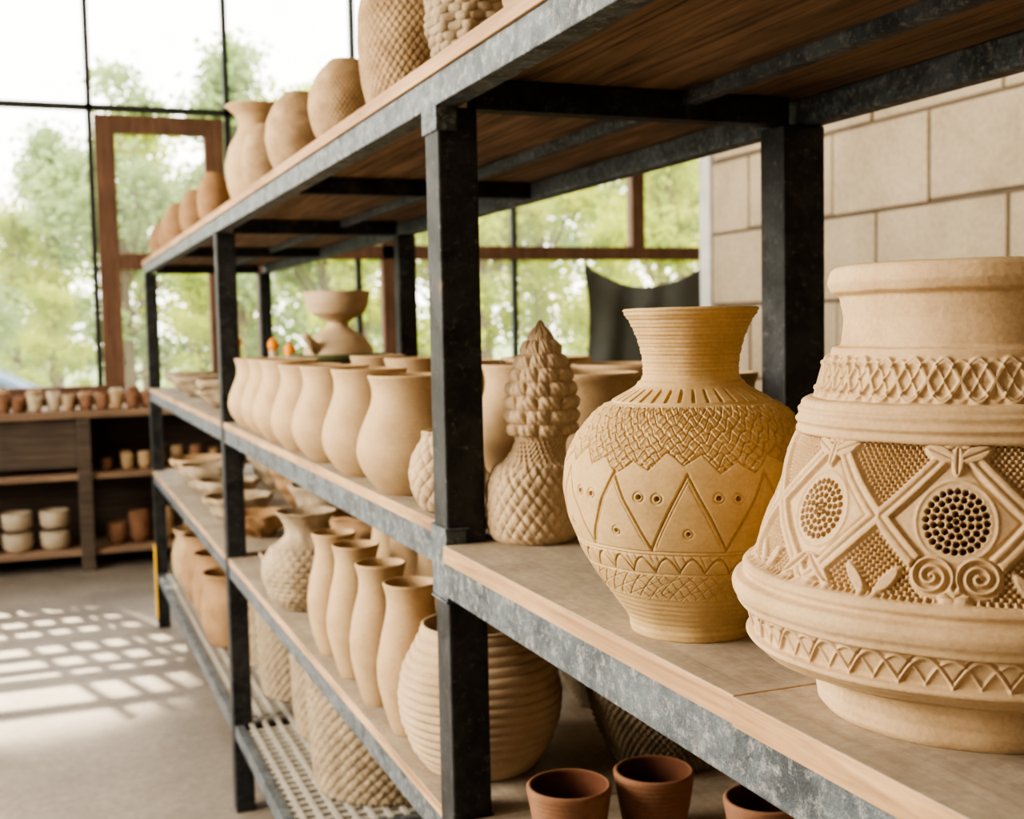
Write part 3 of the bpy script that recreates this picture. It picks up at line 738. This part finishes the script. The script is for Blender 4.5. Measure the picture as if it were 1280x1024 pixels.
places = [(-1.2, 21, 0.62, 1), (1.6, 24, 0.98, 1), (3.4, 22, 1.0, 2), (5.6, 25, 0.95, 1), (-3.2, 24, 0.8, 0), (0.4, 30, 0.95, 2), (8.0, 22, 0.85, 0), (10.2, 24, 1.0, 0),
          (12.5, 22, 0.95, 0), (14.8, 25, 1.1, 0), (17.5, 24, 1.1, 0), (6.8, 30, 1.1, 0), (11.5, 31, 1.3, 0), (16, 32, 1.3, 1), (2.8, 34, 1.1, 0), (-2.0, 34, 1.0, 1), (21, 28, 1.3, 0), (4.6, 18, 0.45, 0), (9, 18, 0.5, 0), (13, 19, 0.6, 0), (0.2, 19, 0.35, 0), (-2.4, 19, 0.35, 0),(2.3,19,0.4,0),
          (6.4, 19.5, 0.75, 0), (11.0, 20, 0.8, 0), (4.2, 26, 0.95, 0), (-0.4, 25, 0.6, 0)]
for (x, y, s, k) in places:
    o = bpy.data.objects.new('tree', tm[k]); o.location = (x, y, -0.12); o.scale = (s * 1.1, s * 1.1, s); o.rotation_euler = (0, 0, tr.uniform(0, 6)); C.objects.link(o)

car = empty('parked_car', (-1.3, 15.0, -0.12))
prof = [(-2.1, 0.35), (-2.15, 0.7), (-1.9, 0.88), (-1.1, 0.98), (-0.5, 1.38), (0.7, 1.42), (1.5, 1.0), (2.0, 0.92), (2.1, 0.6), (2.1, 0.35)]
V = [(x, -0.8, z) for x, z in prof] + [(x, 0.8, z) for x, z in prof]; n = len(prof)
F = [tuple(range(n)), tuple(range(2 * n - 1, n - 1, -1))] + [(i, i + n, (i + 1) % n + n, (i + 1) % n) for i in range(n)]
o = obj_from('car_body', V, F, M_car, parent=car); bm_ = o.modifiers.new('b', 'BEVEL'); bm_.width = 0.08; bm_.segments = 3
g_ = MB()
for sy in (-0.815, 0.805): g_.v += [(-0.95, sy, 1.0), (-0.45, sy, 1.32), (0.65, sy, 1.34), (1.25, sy, 1.0)]; n0 = len(g_.v) - 4; g_.f.append((n0, n0 + 1, n0 + 2, n0 + 3)); g_.m.append(0)
g_.make('car_windows', M_glass, car)
wh = MB()
for wx in (-1.35, 1.3):
    for wy in (-0.85, 0.65): wh.cyl((wx, wy, 0.32), (wx, wy + 0.2, 0.32), 0.32, 0.32, 20)
wh.make('car_wheels', M_tyre, car)

# ------------------------------------------------------------------ light
W = bpy.data.worlds.new('sky'); S.world = W; W.use_nodes = True; nt = W.node_tree
bg = nt.nodes['Background']
tc = nt.nodes.new('ShaderNodeTexCoord'); sp = nt.nodes.new('ShaderNodeSeparateXYZ'); nt.links.new(tc.outputs['Generated'], sp.inputs[0])
nt.links.new(ramp(nt, sp.outputs['Z'], (1.0, 0.94, 0.84), (0.90, 0.93, 0.96), 0.0, 0.7), bg.inputs['Color'])
bg.inputs['Strength'].default_value = 5.0

def area(name, loc, target, sx, sy, e, col):
    l = bpy.data.lights.new(name, 'AREA'); l.shape = 'RECTANGLE'; l.size = sx; l.size_y = sy; l.energy = e; l.color = col
    o = bpy.data.objects.new(name, l); o.location = loc
    o.rotation_euler = (Vector(target) - Vector(loc)).to_track_quat('-Z', 'Y').to_euler(); C.objects.link(o); return o
area('added_area_left', (XL - 0.35, 3.0, 2.9), (0.7, 1.0, 1.3), 3.2, 2.4, 450, (1.0, 0.88, 0.70))  # area lamp added outside the unseen left wall to brighten the pots
area('added_fill_rear', (-1.0, YB + 0.1, 3.0), (0.9, 2, 1.0), 3.0, 2.0, 26, (1.0, 0.90, 0.78))  # fill lamp added behind the camera; the rear wall has no window
sl = bpy.data.lights.new('sun_beam', 'SPOT'); sl.energy = 210000; sl.spot_size = math.radians(3.8); sl.spot_blend = 0.35; sl.shadow_soft_size = 0.12; sl.color = (1, 0.86, 0.62)
so = bpy.data.objects.new('sun_beam', sl); tgt = Vector((-0.30, 6.40, 0)); so.location = tgt + Vector((-6, 21, 20.5))
so.rotation_euler = (tgt - so.location).to_track_quat('-Z', 'Y').to_euler(); C.objects.link(so)

# ------------------------------------------------------------------ camera
cam = bpy.data.cameras.new('camera'); co = bpy.data.objects.new('camera', cam); C.objects.link(co)
cam.sensor_width = 36; cam.lens = 36 * 1500 / 1280; cam.clip_start = 0.02; cam.clip_end = 300
co.matrix_world = Matrix.Translation((0, 0, 1.60)) @ Matrix.Rotation(math.radians(-21.5), 4, 'Z') @ Matrix.Rotation(math.radians(90 - 3.97), 4, 'X') @ Matrix.Rotation(-0.02, 4, 'Z')
cam.dof.use_dof = True; cam.dof.focus_distance = 1.05; cam.dof.aperture_fstop = 8.0
S.camera = co
